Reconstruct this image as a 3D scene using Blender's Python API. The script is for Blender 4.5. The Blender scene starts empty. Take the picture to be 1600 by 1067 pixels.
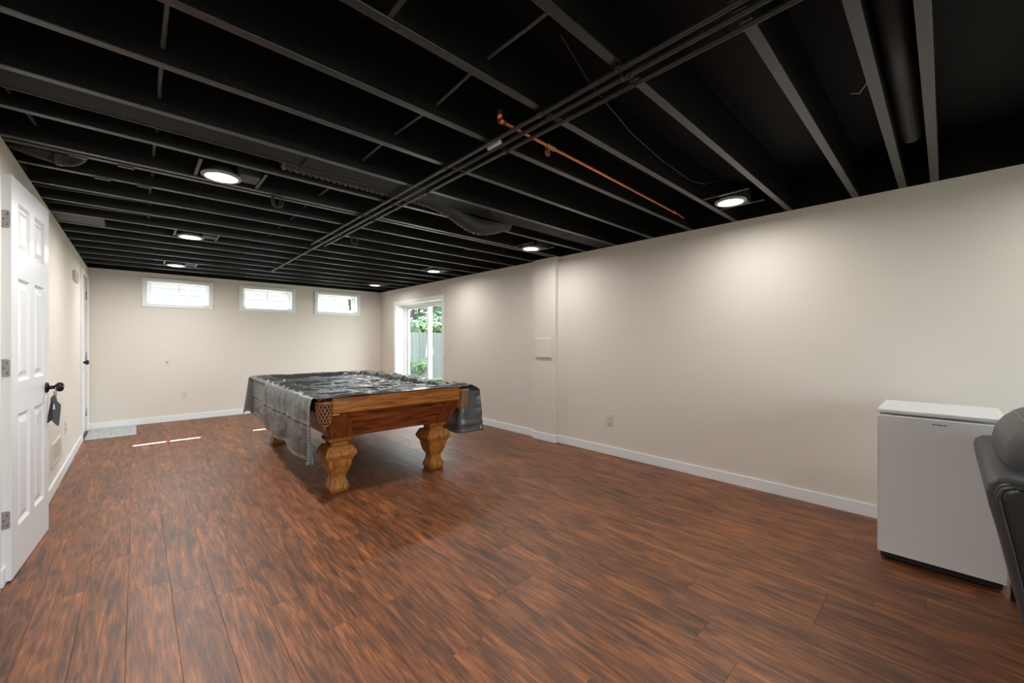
import bpy, math, random
import numpy as np
from mathutils import Vector, noise
random.seed(7)
PI = math.pi
SC = bpy.context.scene
COL = SC.collection

# ------------------------------------------------------------------ camera, world, sun, exposure
TH = 0.7494
cd = bpy.data.cameras.new('camera'); cam = bpy.data.objects.new('camera', cd); COL.objects.link(cam)
cd.sensor_width = 36.0; cd.lens = 630.0 / 1600 * 36
cd.clip_start = 0.02
cam.location = (0, 0, 1.2); cam.rotation_euler = (PI/2, 0, -TH)
SC.camera = cam

w = bpy.data.worlds.new('world'); SC.world = w; w.use_nodes = True
bg = w.node_tree.nodes['Background']
bg.inputs[0].default_value = (0.86, 0.94, 1.0, 1); bg.inputs[1].default_value = 9.5

SUN_T = 1.162                                    # rise over run of the sun in the Y direction
sd = bpy.data.lights.new('sun', 'SUN'); sd.energy = 26; sd.angle = 0.0093; sd.color = (1, .93, .82)
sun = bpy.data.objects.new('sun', sd); COL.objects.link(sun)
sun.rotation_euler = Vector((0.115, 1.0, SUN_T)).to_track_quat('Z', 'Y').to_euler()
sun.location = (2, 20, 12)

SC.view_settings.view_transform = 'Standard'; SC.view_settings.look = 'None'
SC.view_settings.exposure = 0.12; SC.view_settings.gamma = 1; SC.view_settings.use_curve_mapping = False
LAMP_W = 9.5

def portal(loc, rot, sx, sy):
    pd = bpy.data.lights.new('portal', 'AREA'); pd.shape = 'RECTANGLE'; pd.size = sx; pd.size_y = sy; pd.cycles.is_portal = True
    po = bpy.data.objects.new('portal', pd); COL.objects.link(po); po.location = loc; po.rotation_euler = rot
portal((1.90, -2.83, 1.0), (PI/2, 0, 0), 2.3, 1.9)
portal((3.97, 6.445, .96), (0, PI/2, 0), 1.9, 1.6)
for xw in (.471, 1.657, 2.82): portal((xw, 8.13, 1.92), (-PI/2, 0, 0), .74, .33)

# ------------------------------------------------------------------ dimensions
XL, XR, YB, YF, H = -0.489, 3.675, 7.92, -2.7, 2.2055
TOP = H + 0.25

# ------------------------------------------------------------------ materials
def mat(name, col, rough=.5, metal=0.0, spec=.5, bump=0.0, bscale=200., var=0.0, vscale=3., coat=0.0, emit=None, stretch=(1, 1, 1)):
    m = bpy.data.materials.new(name); m.use_nodes = True
    nt = m.node_tree; b = nt.nodes['Principled BSDF']
    b.inputs['Base Color'].default_value = (*col, 1); b.inputs['Roughness'].default_value = rough
    b.inputs['Metallic'].default_value = metal; b.inputs['Specular IOR Level'].default_value = spec
    if coat: b.inputs['Coat Weight'].default_value = coat; b.inputs['Coat Roughness'].default_value = .15
    if emit:
        b.inputs['Emission Color'].default_value = (*emit[0], 1); b.inputs['Emission Strength'].default_value = emit[1]
    if bump or var:
        tc = nt.nodes.new('ShaderNodeTexCoord'); mp = nt.nodes.new('ShaderNodeMapping')
        mp.inputs['Scale'].default_value = stretch
        nt.links.new(tc.outputs['Object'], mp.inputs[0])
    if bump:
        n = nt.nodes.new('ShaderNodeTexNoise'); n.inputs['Scale'].default_value = bscale; n.inputs['Detail'].default_value = 4
        nt.links.new(mp.outputs[0], n.inputs['Vector'])
        bp = nt.nodes.new('ShaderNodeBump'); bp.inputs['Strength'].default_value = bump; bp.inputs['Distance'].default_value = .01
        nt.links.new(n.outputs['Fac'], bp.inputs['Height']); nt.links.new(bp.outputs[0], b.inputs['Normal'])
    if var:
        n2 = nt.nodes.new('ShaderNodeTexNoise'); n2.inputs['Scale'].default_value = vscale; n2.inputs['Detail'].default_value = 5
        nt.links.new(mp.outputs[0], n2.inputs['Vector'])
        r = nt.nodes.new('ShaderNodeValToRGB')
        r.color_ramp.elements[0].position = .3; r.color_ramp.elements[1].position = .7
        r.color_ramp.elements[0].color = (*[c*(1-var) for c in col], 1); r.color_ramp.elements[1].color = (*[min(1, c*(1+var)) for c in col], 1)
        nt.links.new(n2.outputs['Fac'], r.inputs[0]); nt.links.new(r.outputs[0], b.inputs['Base Color'])
    return m

def wood(name, dark, mid, light, axis, rough=.4, fine=1.0, bump=.12):
    """oak: long grain along axis (0 x, 1 y, 2 z)"""
    m = bpy.data.materials.new(name); m.use_nodes = True; nt = m.node_tree; b = nt.nodes['Principled BSDF']
    tc = nt.nodes.new('ShaderNodeTexCoord'); mp = nt.nodes.new('ShaderNodeMapping')
    s = [26*fine, 26*fine, 26*fine]; s[axis] = 2.2*fine; mp.inputs['Scale'].default_value = s
    nt.links.new(tc.outputs['Object'], mp.inputs[0])
    n = nt.nodes.new('ShaderNodeTexNoise'); n.inputs['Scale'].default_value = 1.6; n.inputs['Detail'].default_value = 7; n.inputs['Distortion'].default_value = .9
    nt.links.new(mp.outputs[0], n.inputs['Vector'])
    r = nt.nodes.new('ShaderNodeValToRGB'); e = r.color_ramp.elements
    e[0].position = .33; e[0].color = (*dark, 1); e[1].position = .66; e[1].color = (*light, 1)
    k = e.new(.5); k.color = (*mid, 1)
    nt.links.new(n.outputs['Fac'], r.inputs[0]); nt.links.new(r.outputs[0], b.inputs['Base Color'])
    b.inputs['Roughness'].default_value = rough; b.inputs['Specular IOR Level'].default_value = .3
    bp = nt.nodes.new('ShaderNodeBump'); bp.inputs['Strength'].default_value = bump; bp.inputs['Distance'].default_value = .004
    nt.links.new(n.outputs['Fac'], bp.inputs['Height']); nt.links.new(bp.outputs[0], b.inputs['Normal'])
    return m

def floor_mat():
    m = bpy.data.materials.new('floor_plank'); m.use_nodes = True; nt = m.node_tree; b = nt.nodes['Principled BSDF']
    N = nt.nodes.new; L = nt.links.new
    tc = N('ShaderNodeTexCoord'); oi = N('ShaderNodeObjectInfo')
    off = N('ShaderNodeVectorMath'); off.operation = 'MULTIPLY_ADD'
    cmb = N('ShaderNodeCombineXYZ')
    for i in range(3): L(oi.outputs['Random'], cmb.inputs[i])
    L(cmb.outputs[0], off.inputs[0]); off.inputs[1].default_value = (37, 53, 71); L(tc.outputs['Object'], off.inputs[2])
    def nz(scale, detail, dist, st):
        mp = N('ShaderNodeMapping'); mp.inputs['Scale'].default_value = st; L(off.outputs[0], mp.inputs[0])
        n = N('ShaderNodeTexNoise'); n.inputs['Scale'].default_value = scale; n.inputs['Detail'].default_value = detail
        n.inputs['Distortion'].default_value = dist; L(mp.outputs[0], n.inputs['Vector']); return n
    broad = nz(1.0, 6, 1.6, (24, 2.6, 1)); fine = nz(1.0, 6, .6, (150, 7, 1)); blot = nz(1.0, 3, .6, (9, 3.0, 1))
    mx = N('ShaderNodeMix'); mx.data_type = 'FLOAT'; mx.inputs[0].default_value = .50
    L(broad.outputs['Fac'], mx.inputs[2]); L(fine.outputs['Fac'], mx.inputs[3])
    r = N('ShaderNodeValToRGB'); e = r.color_ramp.elements
    e[0].position = .34; e[0].color = (.046, .0155, .0074, 1)
    e[1].position = .66; e[1].color = (.41, .146, .042, 1)
    k = e.new(.46); k.color = (.140, .045, .0155, 1)
    k = e.new(.55); k.color = (.245, .078, .0225, 1)
    L(mx.outputs[0], r.inputs[0])
    tone = N('ShaderNodeMapRange'); tone.inputs[3].default_value = .85; tone.inputs[4].default_value = 1.15
    L(oi.outputs['Random'], tone.inputs[0])
    bl = N('ShaderNodeMapRange'); bl.inputs[1].default_value = .3; bl.inputs[2].default_value = .65; bl.inputs[3].default_value = .62; bl.inputs[4].default_value = 1.12
    L(blot.outputs['Fac'], bl.inputs[0])
    ml = N('ShaderNodeMath'); ml.operation = 'MULTIPLY'; L(tone.outputs[0], ml.inputs[0]); L(bl.outputs[0], ml.inputs[1])
    sc = N('ShaderNodeVectorMath'); sc.operation = 'SCALE'; L(r.outputs[0], sc.inputs[0]); L(ml.outputs[0], sc.inputs['Scale'])
    L(sc.outputs[0], b.inputs['Base Color'])
    rr = N('ShaderNodeMapRange'); rr.inputs[3].default_value = .42; rr.inputs[4].default_value = .54; L(fine.outputs['Fac'], rr.inputs[0])
    L(rr.outputs[0], b.inputs['Roughness']); b.inputs['Specular IOR Level'].default_value = .75
    bp = N('ShaderNodeBump'); bp.inputs['Strength'].default_value = .10; bp.inputs['Distance'].default_value = .003
    L(mx.outputs[0], bp.inputs['Height']); L(bp.outputs[0], b.inputs['Normal'])
    return m

def glass_mat(name, tint=(.97, 1, .985)):
    m = bpy.data.materials.new(name); m.use_nodes = True; nt = m.node_tree
    nt.nodes.remove(nt.nodes['Principled BSDF']); out = nt.nodes['Material Output']
    t = nt.nodes.new('ShaderNodeBsdfTransparent'); t.inputs[0].default_value = (*tint, 1)
    g = nt.nodes.new('ShaderNodeBsdfGlossy'); g.inputs['Roughness'].default_value = .02
    lw = nt.nodes.new('ShaderNodeLayerWeight'); pw = nt.nodes.new('ShaderNodeMath'); pw.operation = 'POWER'; pw.inputs[1].default_value = 5
    f = nt.nodes.new('ShaderNodeMath'); f.operation = 'MULTIPLY_ADD'; f.inputs[1].default_value = .9; f.inputs[2].default_value = .035
    nt.links.new(lw.outputs['Facing'], pw.inputs[0]); nt.links.new(pw.outputs[0], f.inputs[0])
    mx = nt.nodes.new('ShaderNodeMixShader')
    nt.links.new(f.outputs[0], mx.inputs[0]); nt.links.new(t.outputs[0], mx.inputs[1]); nt.links.new(g.outputs[0], mx.inputs[2])
    nt.links.new(mx.outputs[0], out.inputs[0]); return m

M = dict(
    wall=mat('beige_wall_paint', (.70, .642, .578), .75, bump=.04, bscale=350),
    white=mat('white_trim_paint', (.80, .81, .82), .38),
    door=mat('white_door_paint', (.78, .79, .81), .35),
    vinyl=mat('white_window_vinyl', (.85, .86, .87), .35),
    black=mat('black_ceiling_paint', (.004, .004, .004), .6, spec=.15, bump=.15, bscale=60, var=.18, vscale=9),
    joist=mat('black_painted_lumber', (.0045, .0045, .0047), .36, spec=.85, bump=.15, bscale=70, var=.2, vscale=12),
    pipe=mat('black_painted_pipe', (.024, .024, .025), .42),
    cable=mat('dark_grey_cable', (.055, .055, .056), .5),
    metal=mat('black_painted_sheet_metal', (.0085, .0085, .0088), .5, var=.2, vscale=8),
    duct=mat('flat_black_duct_paint', (.0035, .0035, .0036), .6, spec=.2),
    copper=mat('bare_copper', (.72, .23, .10), .38, .85),
    brass=mat('aged_brass', (.42, .26, .12), .4, .8),
    redp=mat('red_valve_handle', (.35, .03, .02), .5),
    trimring=mat('light_trim_grey', (.34, .34, .34), .45),
    lens=mat('lit_lens', (.9, .9, .9), .5, emit=((1, .985, .96), 9)),
    gal=mat('dark_galvanised_box', (.03, .03, .03), .5, bump=.6, bscale=150),
    steel=mat('satin_nickel_hinge', (.36, .36, .365), .45, .7, var=.2, vscale=60),
    bronze=mat('dark_bronze_knob', (.012, .011, .010), .22, .3),
    floor=floor_mat(),
    oak_leg=wood('oak_leg', (.17, .055, .010), (.36, .135, .024), (.50, .215, .048), 2, .5, 1.6, .3),
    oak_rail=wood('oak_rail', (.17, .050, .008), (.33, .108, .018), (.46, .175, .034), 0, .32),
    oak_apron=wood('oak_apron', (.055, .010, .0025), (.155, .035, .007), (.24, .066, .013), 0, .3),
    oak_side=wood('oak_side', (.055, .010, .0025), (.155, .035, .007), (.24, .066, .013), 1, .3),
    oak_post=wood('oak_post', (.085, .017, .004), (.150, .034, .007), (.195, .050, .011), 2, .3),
    slate=mat('slate_bed', (.05, .06, .05), .8),
    leather_tan=mat('tan_pocket_leather', (.36, .17, .075), .55, bump=.3, bscale=90),
    cover=mat('black_vinyl_cover', (.062, .064, .066), .31, spec=1.0, bump=.05, bscale=420),
    stitch=mat('pale_thread', (.42, .42, .40), .7),
    leather=mat('black_leather', (.014, .014, .015), .30, bump=.06, bscale=160),
    leather_back=mat('dark_grey_leather', (.065, .065, .067), .42, bump=.06, bscale=160),
    piping=mat('black_leather_piping', (.035, .035, .036), .3),
    white_app=mat('white_appliance_enamel', (.80, .80, .80), .35),
    grey_app=mat('pale_grey_appliance_door', (.80, .805, .81), .42, bump=.12, bscale=380),
    blackp=mat('black_plastic', (.012, .012, .013), .5),
    chrome=mat('brushed_chrome', (.45, .46, .48), .3, .9),
    ivory=mat('ivory_plastic', (.66, .60, .51), .4),
    slot=mat('outlet_slot', (.08, .07, .06), .6),
    rug=mat('pale_grey_rug', (.50, .51, .50), .95, bump=.8, bscale=160, var=.25, vscale=30),
    tag=mat('grey_tag_leather', (.075, .075, .078), .4),
    pale=mat('white_paper_label', (.6, .6, .6), .6),
    glass=glass_mat('clear_glass'),
    siding=mat('pale_grey_lap_siding', (.24, .255, .27), .6),
    fence=mat('weathered_fence_board', (.085, .092, .09), .85, var=.25, vscale=6, stretch=(4, 4, .6)),
    grass=mat('lawn_grass', (.05, .09, .025), .9, var=.4, vscale=4),
    leaf=mat('green_leaf', (.035, .085, .036), .6, var=.45, vscale=1.8),
    leaf2=mat('bright_green_leaf', (.042, .105, .026), .6, var=.4, vscale=2),
    bark=mat('tree_bark', (.10, .075, .055), .9, bump=.5, bscale=30),
    concrete=mat('patio_concrete', (.25, .245, .235), .85, bump=.2, bscale=40),
    dark=mat('dark_base_gap_shade', (.05, .045, .04), .5),
)

# ------------------------------------------------------------------ mesh helpers
class MB:
    def __init__(s): s.v = []; s.f = []; s.sm = []
    def add(s, v, f, smooth=False):
        o = len(s.v); s.v += [tuple(map(float, p)) for p in v]; s.f += [tuple(i+o for i in q) for q in f]; s.sm += [smooth]*len(f); return s
    def box(s, x0, x1, y0, y1, z0, z1):
        v = [(x, y, z) for z in (z0, z1) for y in (y0, y1) for x in (x0, x1)]
        return s.add(v, [(0, 2, 3, 1), (4, 5, 7, 6), (0, 1, 5, 4), (2, 6, 7, 3), (0, 4, 6, 2), (1, 3, 7, 5)])
    def loft(s, rings, caps=True, smooth=False, closed=True):
        n = len(rings[0]); v = [p for r in rings for p in r]; f = []
        for i in range(len(rings)-1):
            for j in range(n if closed else n-1):
                k = (j+1) % n
                f.append((i*n+j, i*n+k, (i+1)*n+k, (i+1)*n+j))
        s.add(v, f, smooth)
        if caps and closed:
            o = len(s.v)-len(v)
            s.f.append(tuple(o+j for j in range(n))[::-1]); s.f.append(tuple(o+(len(rings)-1)*n+j for j in range(n))); s.sm += [False, False]
        return s
    def tube(s, pts, r, n=10, smooth=True, caps=True):
        pts = [Vector(p) for p in pts]; rs = r if isinstance(r, (list, tuple)) else [r]*len(pts)
        rings = []; up = None
        for i, p in enumerate(pts):
            t = (pts[min(i+1, len(pts)-1)] - pts[max(i-1, 0)]).normalized()
            if up is None:
                a = Vector((0, 0, 1)) if abs(t.z) < .9 else Vector((1, 0, 0)); up = t.cross(a).normalized()
            up = (up - t*up.dot(t)).normalized(); side = t.cross(up)
            rings.append([p + (up*math.cos(2*PI*k/n) + side*math.sin(2*PI*k/n))*rs[i] for k in range(n)])
        return s.loft(rings, caps, smooth)
    def lathe(s, prof, c, axis='z', n=24, smooth=True, caps=True):
        """prof: list of (radius, along-axis)"""
        rings = []
        for r, h in prof:
            ring = []
            for k in range(n):
                a = 2*PI*k/n; ca, sa = r*math.cos(a), r*math.sin(a)
                ring.append({'z': (c[0]+ca, c[1]+sa, c[2]+h), 'x': (c[0]+h, c[1]+ca, c[2]+sa), 'y': (c[0]-ca, c[1]+h, c[2]+sa)}[axis])
            rings.append(ring)
        return s.loft(rings, caps, smooth)
    def build(s, name, m, parent=None, bevel=0.0, seg=2):
        me = bpy.data.meshes.new(name); me.from_pydata(s.v, [], s.f); me.update()
        me.polygons.foreach_set('use_smooth', s.sm)
        me.materials.append(m)
        o = bpy.data.objects.new(name, me); COL.objects.link(o)
        if parent: 
            o.parent = parent
            root = parent
            base = Vector((0, 0, 0))
            while root: base += root.location; root = root.parent
            if base.length > 0: me.transform(__import__('mathutils').Matrix.Translation(-base))
        if bevel:
            b = o.modifiers.new('bevel', 'BEVEL'); b.width = bevel; b.segments = seg; b.limit_method = 'ANGLE'; b.angle_limit = .6
        return o

def thing(name, label, cat, loc=(0, 0, 0), group=None):
    o = bpy.data.objects.new(name, None); COL.objects.link(o); o.location = loc; o.empty_display_size = .05
    return tag(o, label, cat, group)
def tag(o, label, cat, group=None):
    o['label'] = label; o['category'] = cat
    if group: o['group'] = group
    return o
def struct(o, label=None, cat=None):
    o['kind'] = 'structure'
    if label: o['label'] = label
    if cat: o['category'] = cat
    return o
def sempty(name, label=None, cat=None, loc=(0, 0, 0)):
    o = bpy.data.objects.new(name, None); COL.objects.link(o); o.location = loc
    return struct(o, label, cat)
def copy_tree(o, parent=None):
    c = o.copy(); COL.objects.link(c); c.parent = parent
    for ch in o.children: copy_tree(ch, c)
    return c
def B(*a): return MB().box(*a)
def sstep(a, b, x):
    t = min(1., max(0., (x-a)/(b-a))); return t*t*(3-2*t)

# ------------------------------------------------------------------ the setting: walls
def wall_slab(name, axis, p0, p1, a0, a1, z0, z1, holes):
    """axis 'x': slab between x=p0..p1 running along y a0..a1; axis 'y' likewise. holes = (a0,a1,z0,z1)"""
    A = sorted({a0, a1, *[h[0] for h in holes], *[h[1] for h in holes]}); Z = sorted({z0, z1, *[h[2] for h in holes], *[h[3] for h in holes]})
    mb = MB()
    solid = lambda i, j: 0 <= i < len(A)-1 and 0 <= j < len(Z)-1 and not any(h[0] <= (A[i]+A[i+1])/2 <= h[1] and h[2] <= (Z[j]+Z[j+1])/2 <= h[3] for h in holes)
    P = (lambda p, a, z: (p, a, z)) if axis == 'x' else (lambda p, a, z: (a, p, z))
    for i in range(len(A)-1):
        for j in range(len(Z)-1):
            if not solid(i, j): continue
            q = [(A[i], Z[j]), (A[i+1], Z[j]), (A[i+1], Z[j+1]), (A[i], Z[j+1])]
            mb.add([P(p0, *c) for c in q], [(0, 1, 2, 3)]); mb.add([P(p1, *c) for c in q], [(0, 1, 2, 3)])
            for di, dj, e0, e1 in ((-1, 0, q[0], q[3]), (1, 0, q[1], q[2]), (0, -1, q[0], q[1]), (0, 1, q[3], q[2])):
                if not solid(i+di, j+dj): mb.add([P(p0, *e0), P(p1, *e0), P(p1, *e1), P(p0, *e1)], [(0, 1, 2, 3)])
    return struct(mb.build(name, M['wall']))

WT = .28
WTB = .20                               # back wall
D1 = (2.26, 3.06)                       # open doorway in the left wall, just out of frame
D2 = (7.04, 7.80)                       # closed door in the left wall
SL = (5.63, 7.26, 1.915)                # patio door opening
WIN = [(.052, .890), (1.232, 2.082), (2.392, 3.247)]
WZ = (1.705, 2.135)
TW = .055                                # window casing width
wl = wall_slab('wall_left', 'x', XL-.14, XL, YF, YB+WTB, 0, H, [(D1[0], D1[1], 0, 2.03), (D2[0], D2[1], 0, 2.03)])
wr = wall_slab('wall_right', 'x', XR, XR+WT, YF, YB+WTB, 0, H, [(SL[0], SL[1], 0, SL[2])])
wb = wall_slab('wall_back', 'y', YB, YB+WTB, XL, XR, 0, H, [(a+TW, b-TW, WZ[0]+TW, WZ[1]-TW) for a, b in WIN])
wf = wall_slab('wall_front', 'y', YF-.14, YF, XL-.14, XR+WT, 0, H, [(.70, 3.10, 0, 2.02)])  # opening holds the added fill daylight door
# hall behind the open doorway
struct(wall_slab('wall_hall', 'x', XL-1.35, XL-1.25, 1.6, 4.0, 0, H, []))
struct(wall_slab('wall_hall', 'y', 1.5, 1.6, XL-1.35, XL-.14, 0, H, []))
struct(wall_slab('wall_hall', 'y', 4.0, 4.1, XL-1.35, XL-.14, 0, H, []))
# pilaster
pil = struct(B(3.625, XR, 3.14, 3.50, 0, H).build('wall_pilaster', M['wall']))

# ------------------------------------------------------------------ ceiling: subfloor, joists, rim boards
ceil = struct(B(XL-1.35, XR+WT, YF-.14, YB+WTB, TOP, TOP+.02).build('ceiling', M['black']))
JY = [-2.35, -1.95, -1.55, -1.17, -.77, -.40, .027, .171, .407, .795, 1.18, 1.548, 1.929, 2.333, 2.725, 3.115, 3.177, 3.508, 3.888, 4.277, 4.678, 5.04, 5.407, 5.797, 6.193, 6.606, 7.005, 7.412]
jm = None
for y in JY:
    if jm is None:
        e = .0025; jb = MB()
        jb.loft([[(xx, 0, TOP), (xx, 0, H+e), (xx, e*.3, H+e*.3), (xx, e, H), (xx, .038-e, H), (xx, .038-e*.3, H+e*.3), (xx, .038, H+e), (xx, .038, TOP)] for xx in (XL, XR)])
        o = jb.build('joist', M['joist'], ceil); jm = o.data
        o.location.y = y
    else:
        o = bpy.data.objects.new('joist', jm); COL.objects.link(o); o.parent = ceil; o.location.y = y
B(XL-.14, XL, YF, YB, H, TOP).build('rim_board', M['black'], ceil)
B(XR, XR+WT, YF, YB, H, TOP).build('rim_board', M['black'], ceil)
B(XL-.14, XR+WT, YB, YB+WTB, H, TOP).build('rim_board', M['black'], ceil)
B(XL-.14, XR+WT, YF-.14, YF, H, TOP).build('rim_board', M['black'], ceil)
B(XL-1.35, XL-.14, 1.5, 4.1, H, H+.03).build('hall_ceiling', M['wall'], ceil)
for x, y in ((-.27, 3.215), (-.08, 3.215), (-.19, 3.546), (0.0, 3.546), (2.62, 3.546)):      # little nail plates on the joist bottoms
    B(x, x+.07, y-.012, y+.016, H-.004, H).build('nail_plate', M['pipe'], ceil)

# ------------------------------------------------------------------ floor of planks
floor = struct(B(XL-1.35, XR+WT, YF-.14, YB+WTB, -.06, -.006).build('floor', M['dark']))
PW, PL = .1525, 1.22
rng = random.Random(3)
def plank_mesh(x0, x1, L):
    g, c, t = .0002, .0009, .006
    a, b = x0+g, x1-g; y0, y1 = g, L-g
    v = [(a, y0, -t), (b, y0, -t), (b, y1, -t), (a, y1, -t), (a, y0, -.0007), (b, y0, -.0007), (b, y1, -.0007), (a, y1, -.0007),
         (a+c, y0+c, 0), (b-c, y0+c, 0), (b-c, y1-c, 0), (a+c, y1-c, 0)]
    f = [(0, 1, 5, 4), (1, 2, 6, 5), (2, 3, 7, 6), (3, 0, 4, 7), (4, 5, 9, 8), (5, 6, 10, 9), (6, 7, 11, 10), (7, 4, 8, 11), (8, 9, 10, 11)]
    me = bpy.data.meshes.new('floor_plank'); me.from_pydata(v, [], f); me.update(); me.materials.append(M['floor']); return me
cache = {}
x = XL
ci = 0
offs = [0.0]
while x < XR - .002:
    x1 = min(x+PW, XR); wdt = round(x1-x, 4)
    y = YF - rng.choice([.1, .27, .43, .58, .74, .9, 1.06])
    while y < YB-.002:
        ya, yb = max(y, YF), min(y+PL, YB)
        if yb-ya > .02:
            L = round(yb-ya, 4); key = (wdt, L)
            if key not in cache: cache[key] = plank_mesh(-wdt/2, wdt/2, L)
            o = bpy.data.objects.new('floor_plank', cache[key]); COL.objects.link(o); o.parent = floor
            o.location = (x+wdt/2, ya, 0); o.rotation_euler = (rng.uniform(-.0005, .0005), rng.uniform(-.0022, .0022), 0)
        y += PL
    x = x1
B(XL-1.35, XL, 1.6, 4.0, -.006, 0).build('hall_floor', M['floor'], floor)

# ------------------------------------------------------------------ baseboards
def baseboard(name, boxes):
    mb = MB()
    for b in boxes: mb.box(*b)
    return struct(mb.build(name, M['white'], bevel=.004))
BH, BT = .09, .014
baseboard('baseboard_left', [(XL, XL+BT, D1[1]+.06, D2[0]-.06, 0, BH), (XL, XL+BT, YF, D1[0]-.06, 0, BH)])
baseboard('baseboard_back', [(XL+.005, XR-BT, YB-BT, YB, 0, BH)])
baseboard('baseboard_right', [(XR-BT, XR, YF, 3.14-BT, 0, BH), (3.625-BT, XR, 3.14-BT, 3.14, 0, BH), (3.625-BT, 3.625, 3.14, 3.50, 0, BH),
                              (3.625-BT, XR, 3.50, 3.50+BT, 0, BH), (XR-BT, XR, 3.50+BT, SL[0]-.06, 0, BH), (XR-BT, XR, SL[1]+.06, YB-BT, 0, BH)])
baseboard('baseboard_front', [(XL, .64, YF, YF+BT, 0, BH), (3.16, XR, YF, YF+BT, 0, BH)])

# ------------------------------------------------------------------ windows in the back wall
for n, (a, b) in enumerate(WIN):
    wd = sempty('window_%d' % (n+1), ('white slider window at left of the back wall', 'white slider window in the middle of the back wall', 'white slider window at right of the back wall near the corner')[n], 'window')
    z0, z1 = WZ
    ia, ib, iz0, iz1 = a+TW, b-TW, z0+TW, z1-TW
    mb = MB()
    mb.box(a, ia, YB-.018, YB, z0, z1).box(ib, b, YB-.018, YB, z0, z1).box(ia, ib, YB-.018, YB, z0, iz0).box(ia, ib, YB-.018, YB, iz1, z1)
    mb.build('casing', M['white'], wd, .005)
    mb = MB(); t = .008                                    # liner of the deep recess
    mb.box(ia, ia+t, YB, YB+WTB-.05, iz0, iz1).box(ib-t, ib, YB, YB+WTB-.05, iz0, iz1).box(ia+t, ib-t, YB, YB+WTB-.05, iz0, iz0+t).box(ia+t, ib-t, YB, YB+WTB-.05, iz1-t, iz1)
    mb.build('jamb_liner', M['white'], wd)
    fy0, fy1 = YB+WTB-.10, YB+WTB-.02; fw = .030
    mb = MB(); mb.box(ia, ia+fw, fy0, fy1, iz0, iz1).box(ib-fw, ib, fy0, fy1, iz0, iz1).box(ia+fw, ib-fw, fy0, fy1, iz0, iz0+fw).box(ia+fw, ib-fw, fy0, fy1, iz1-.026, iz1)
    mb.build('window_frame', M['vinyl'], wd, .003)
    mid = (ia+ib)/2
    for sa, sb, yy in ((ia+fw, mid+.016, fy0+.006), (mid-.016, ib-fw, fy0+.040)):
        sw = .024; za, zb = iz0+fw, iz1-.026
        mb = MB(); mb.box(sa, sa+sw, yy, yy+.03, za, zb).box(sb-sw, sb, yy, yy+.03, za, zb).box(sa+sw, sb-sw, yy, yy+.03, za, za+sw).box(sa+sw, sb-sw, yy, yy+.03, zb-.012, zb)
        s = mb.build('sash', M['vinyl'], wd, .002)
        B(sa+sw, sb-sw, yy+.012, yy+.016, za+sw, zb-.012).build('pane', M['glass'], s)
    B(mid-.010, mid+.010, fy0-.006, fy0+.006, (iz0+iz1)/2-.03, (iz0+iz1)/2+.03).build('sash_latch', M['vinyl'], wd)

# ------------------------------------------------------------------ six panel door leaf
def panel_door(parent, W, Hd, T):
    """leaf in local coords: width along +y from 0..W, face toward +x at x=0, thickness to -x"""
    st = .105*W/.70; mu = .085*W/.70
    rows = [(.235, .815), (.985, 1.52), (1.655, Hd-.115)]
    pw = (W-2*st-mu)/2
    cols = [(st, st+pw), (st+pw+mu, W-st)]
    ys = [0, st, st+pw, st+pw+mu, W-st, W]; zs = [0.0]+[q for r in rows for q in r]+[Hd]
    mb = MB()
    for i in range(5):
        for j in range(7):
            if i in (1, 3) and j in (1, 3, 5): continue
            for xx in (0, -T):
                mb.add([(xx, ys[i], zs[j]), (xx, ys[i+1], zs[j]), (xx, ys[i+1], zs[j+1]), (xx, ys[i], zs[j+1])], [(0, 1, 2, 3) if xx == 0 else (3, 2, 1, 0)])
    mb.add([(0, 0, 0), (-T, 0, 0), (-T, 0, Hd), (0, 0, Hd)], [(3, 2, 1, 0)]); mb.add([(0, W, 0), (-T, W, 0), (-T, W, Hd), (0, W, Hd)], [(0, 1, 2, 3)])
    mb.add([(0, 0, 0), (-T, 0, 0), (-T, W, 0), (0, W, 0)], [(0, 1, 2, 3)]); mb.add([(0, 0, Hd), (-T, 0, Hd), (-T, W, Hd), (0, W, Hd)], [(3, 2, 1, 0)])
    leaf = mb.build('door_leaf', M['door'], parent)
    for c in cols:
        for r in rows:
            for sgn, xb in ((1, 0), (-1, -T)):
                p = MB(); d = .011*sgn
                def ring(ins, dx): return [(xb+dx, c[0]+ins, r[0]+ins), (xb+dx, c[1]-ins, r[0]+ins), (xb+dx, c[1]-ins, r[1]-ins), (xb+dx, c[0]+ins, r[1]-ins)]
                p.loft([ring(0, 0), ring(.014, -d), ring(.026, -d), ring(.052, -d*.25), ring(.053, -d*.25)], caps=False)
                p.add(ring(.053, -d*.25), [(0, 1, 2, 3) if sgn > 0 else (3, 2, 1, 0)])
                p.build('door_panel', M['door'], leaf)
    return leaf

def knob(parent, p, axis, s=1.0, name='door_knob'):
    prof = [(.033, 0), (.033, .006), (.029, .010), (.013, .014), (.011, .030), (.012, .036), (.022, .042), (.029, .052), (.030, .060), (.026, .070), (.014, .076), (.001, .077)]
    return MB().lathe([(r*s, h*s) for r, h in prof], p, axis, 24).build(name, M['bronze'], parent)

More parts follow.
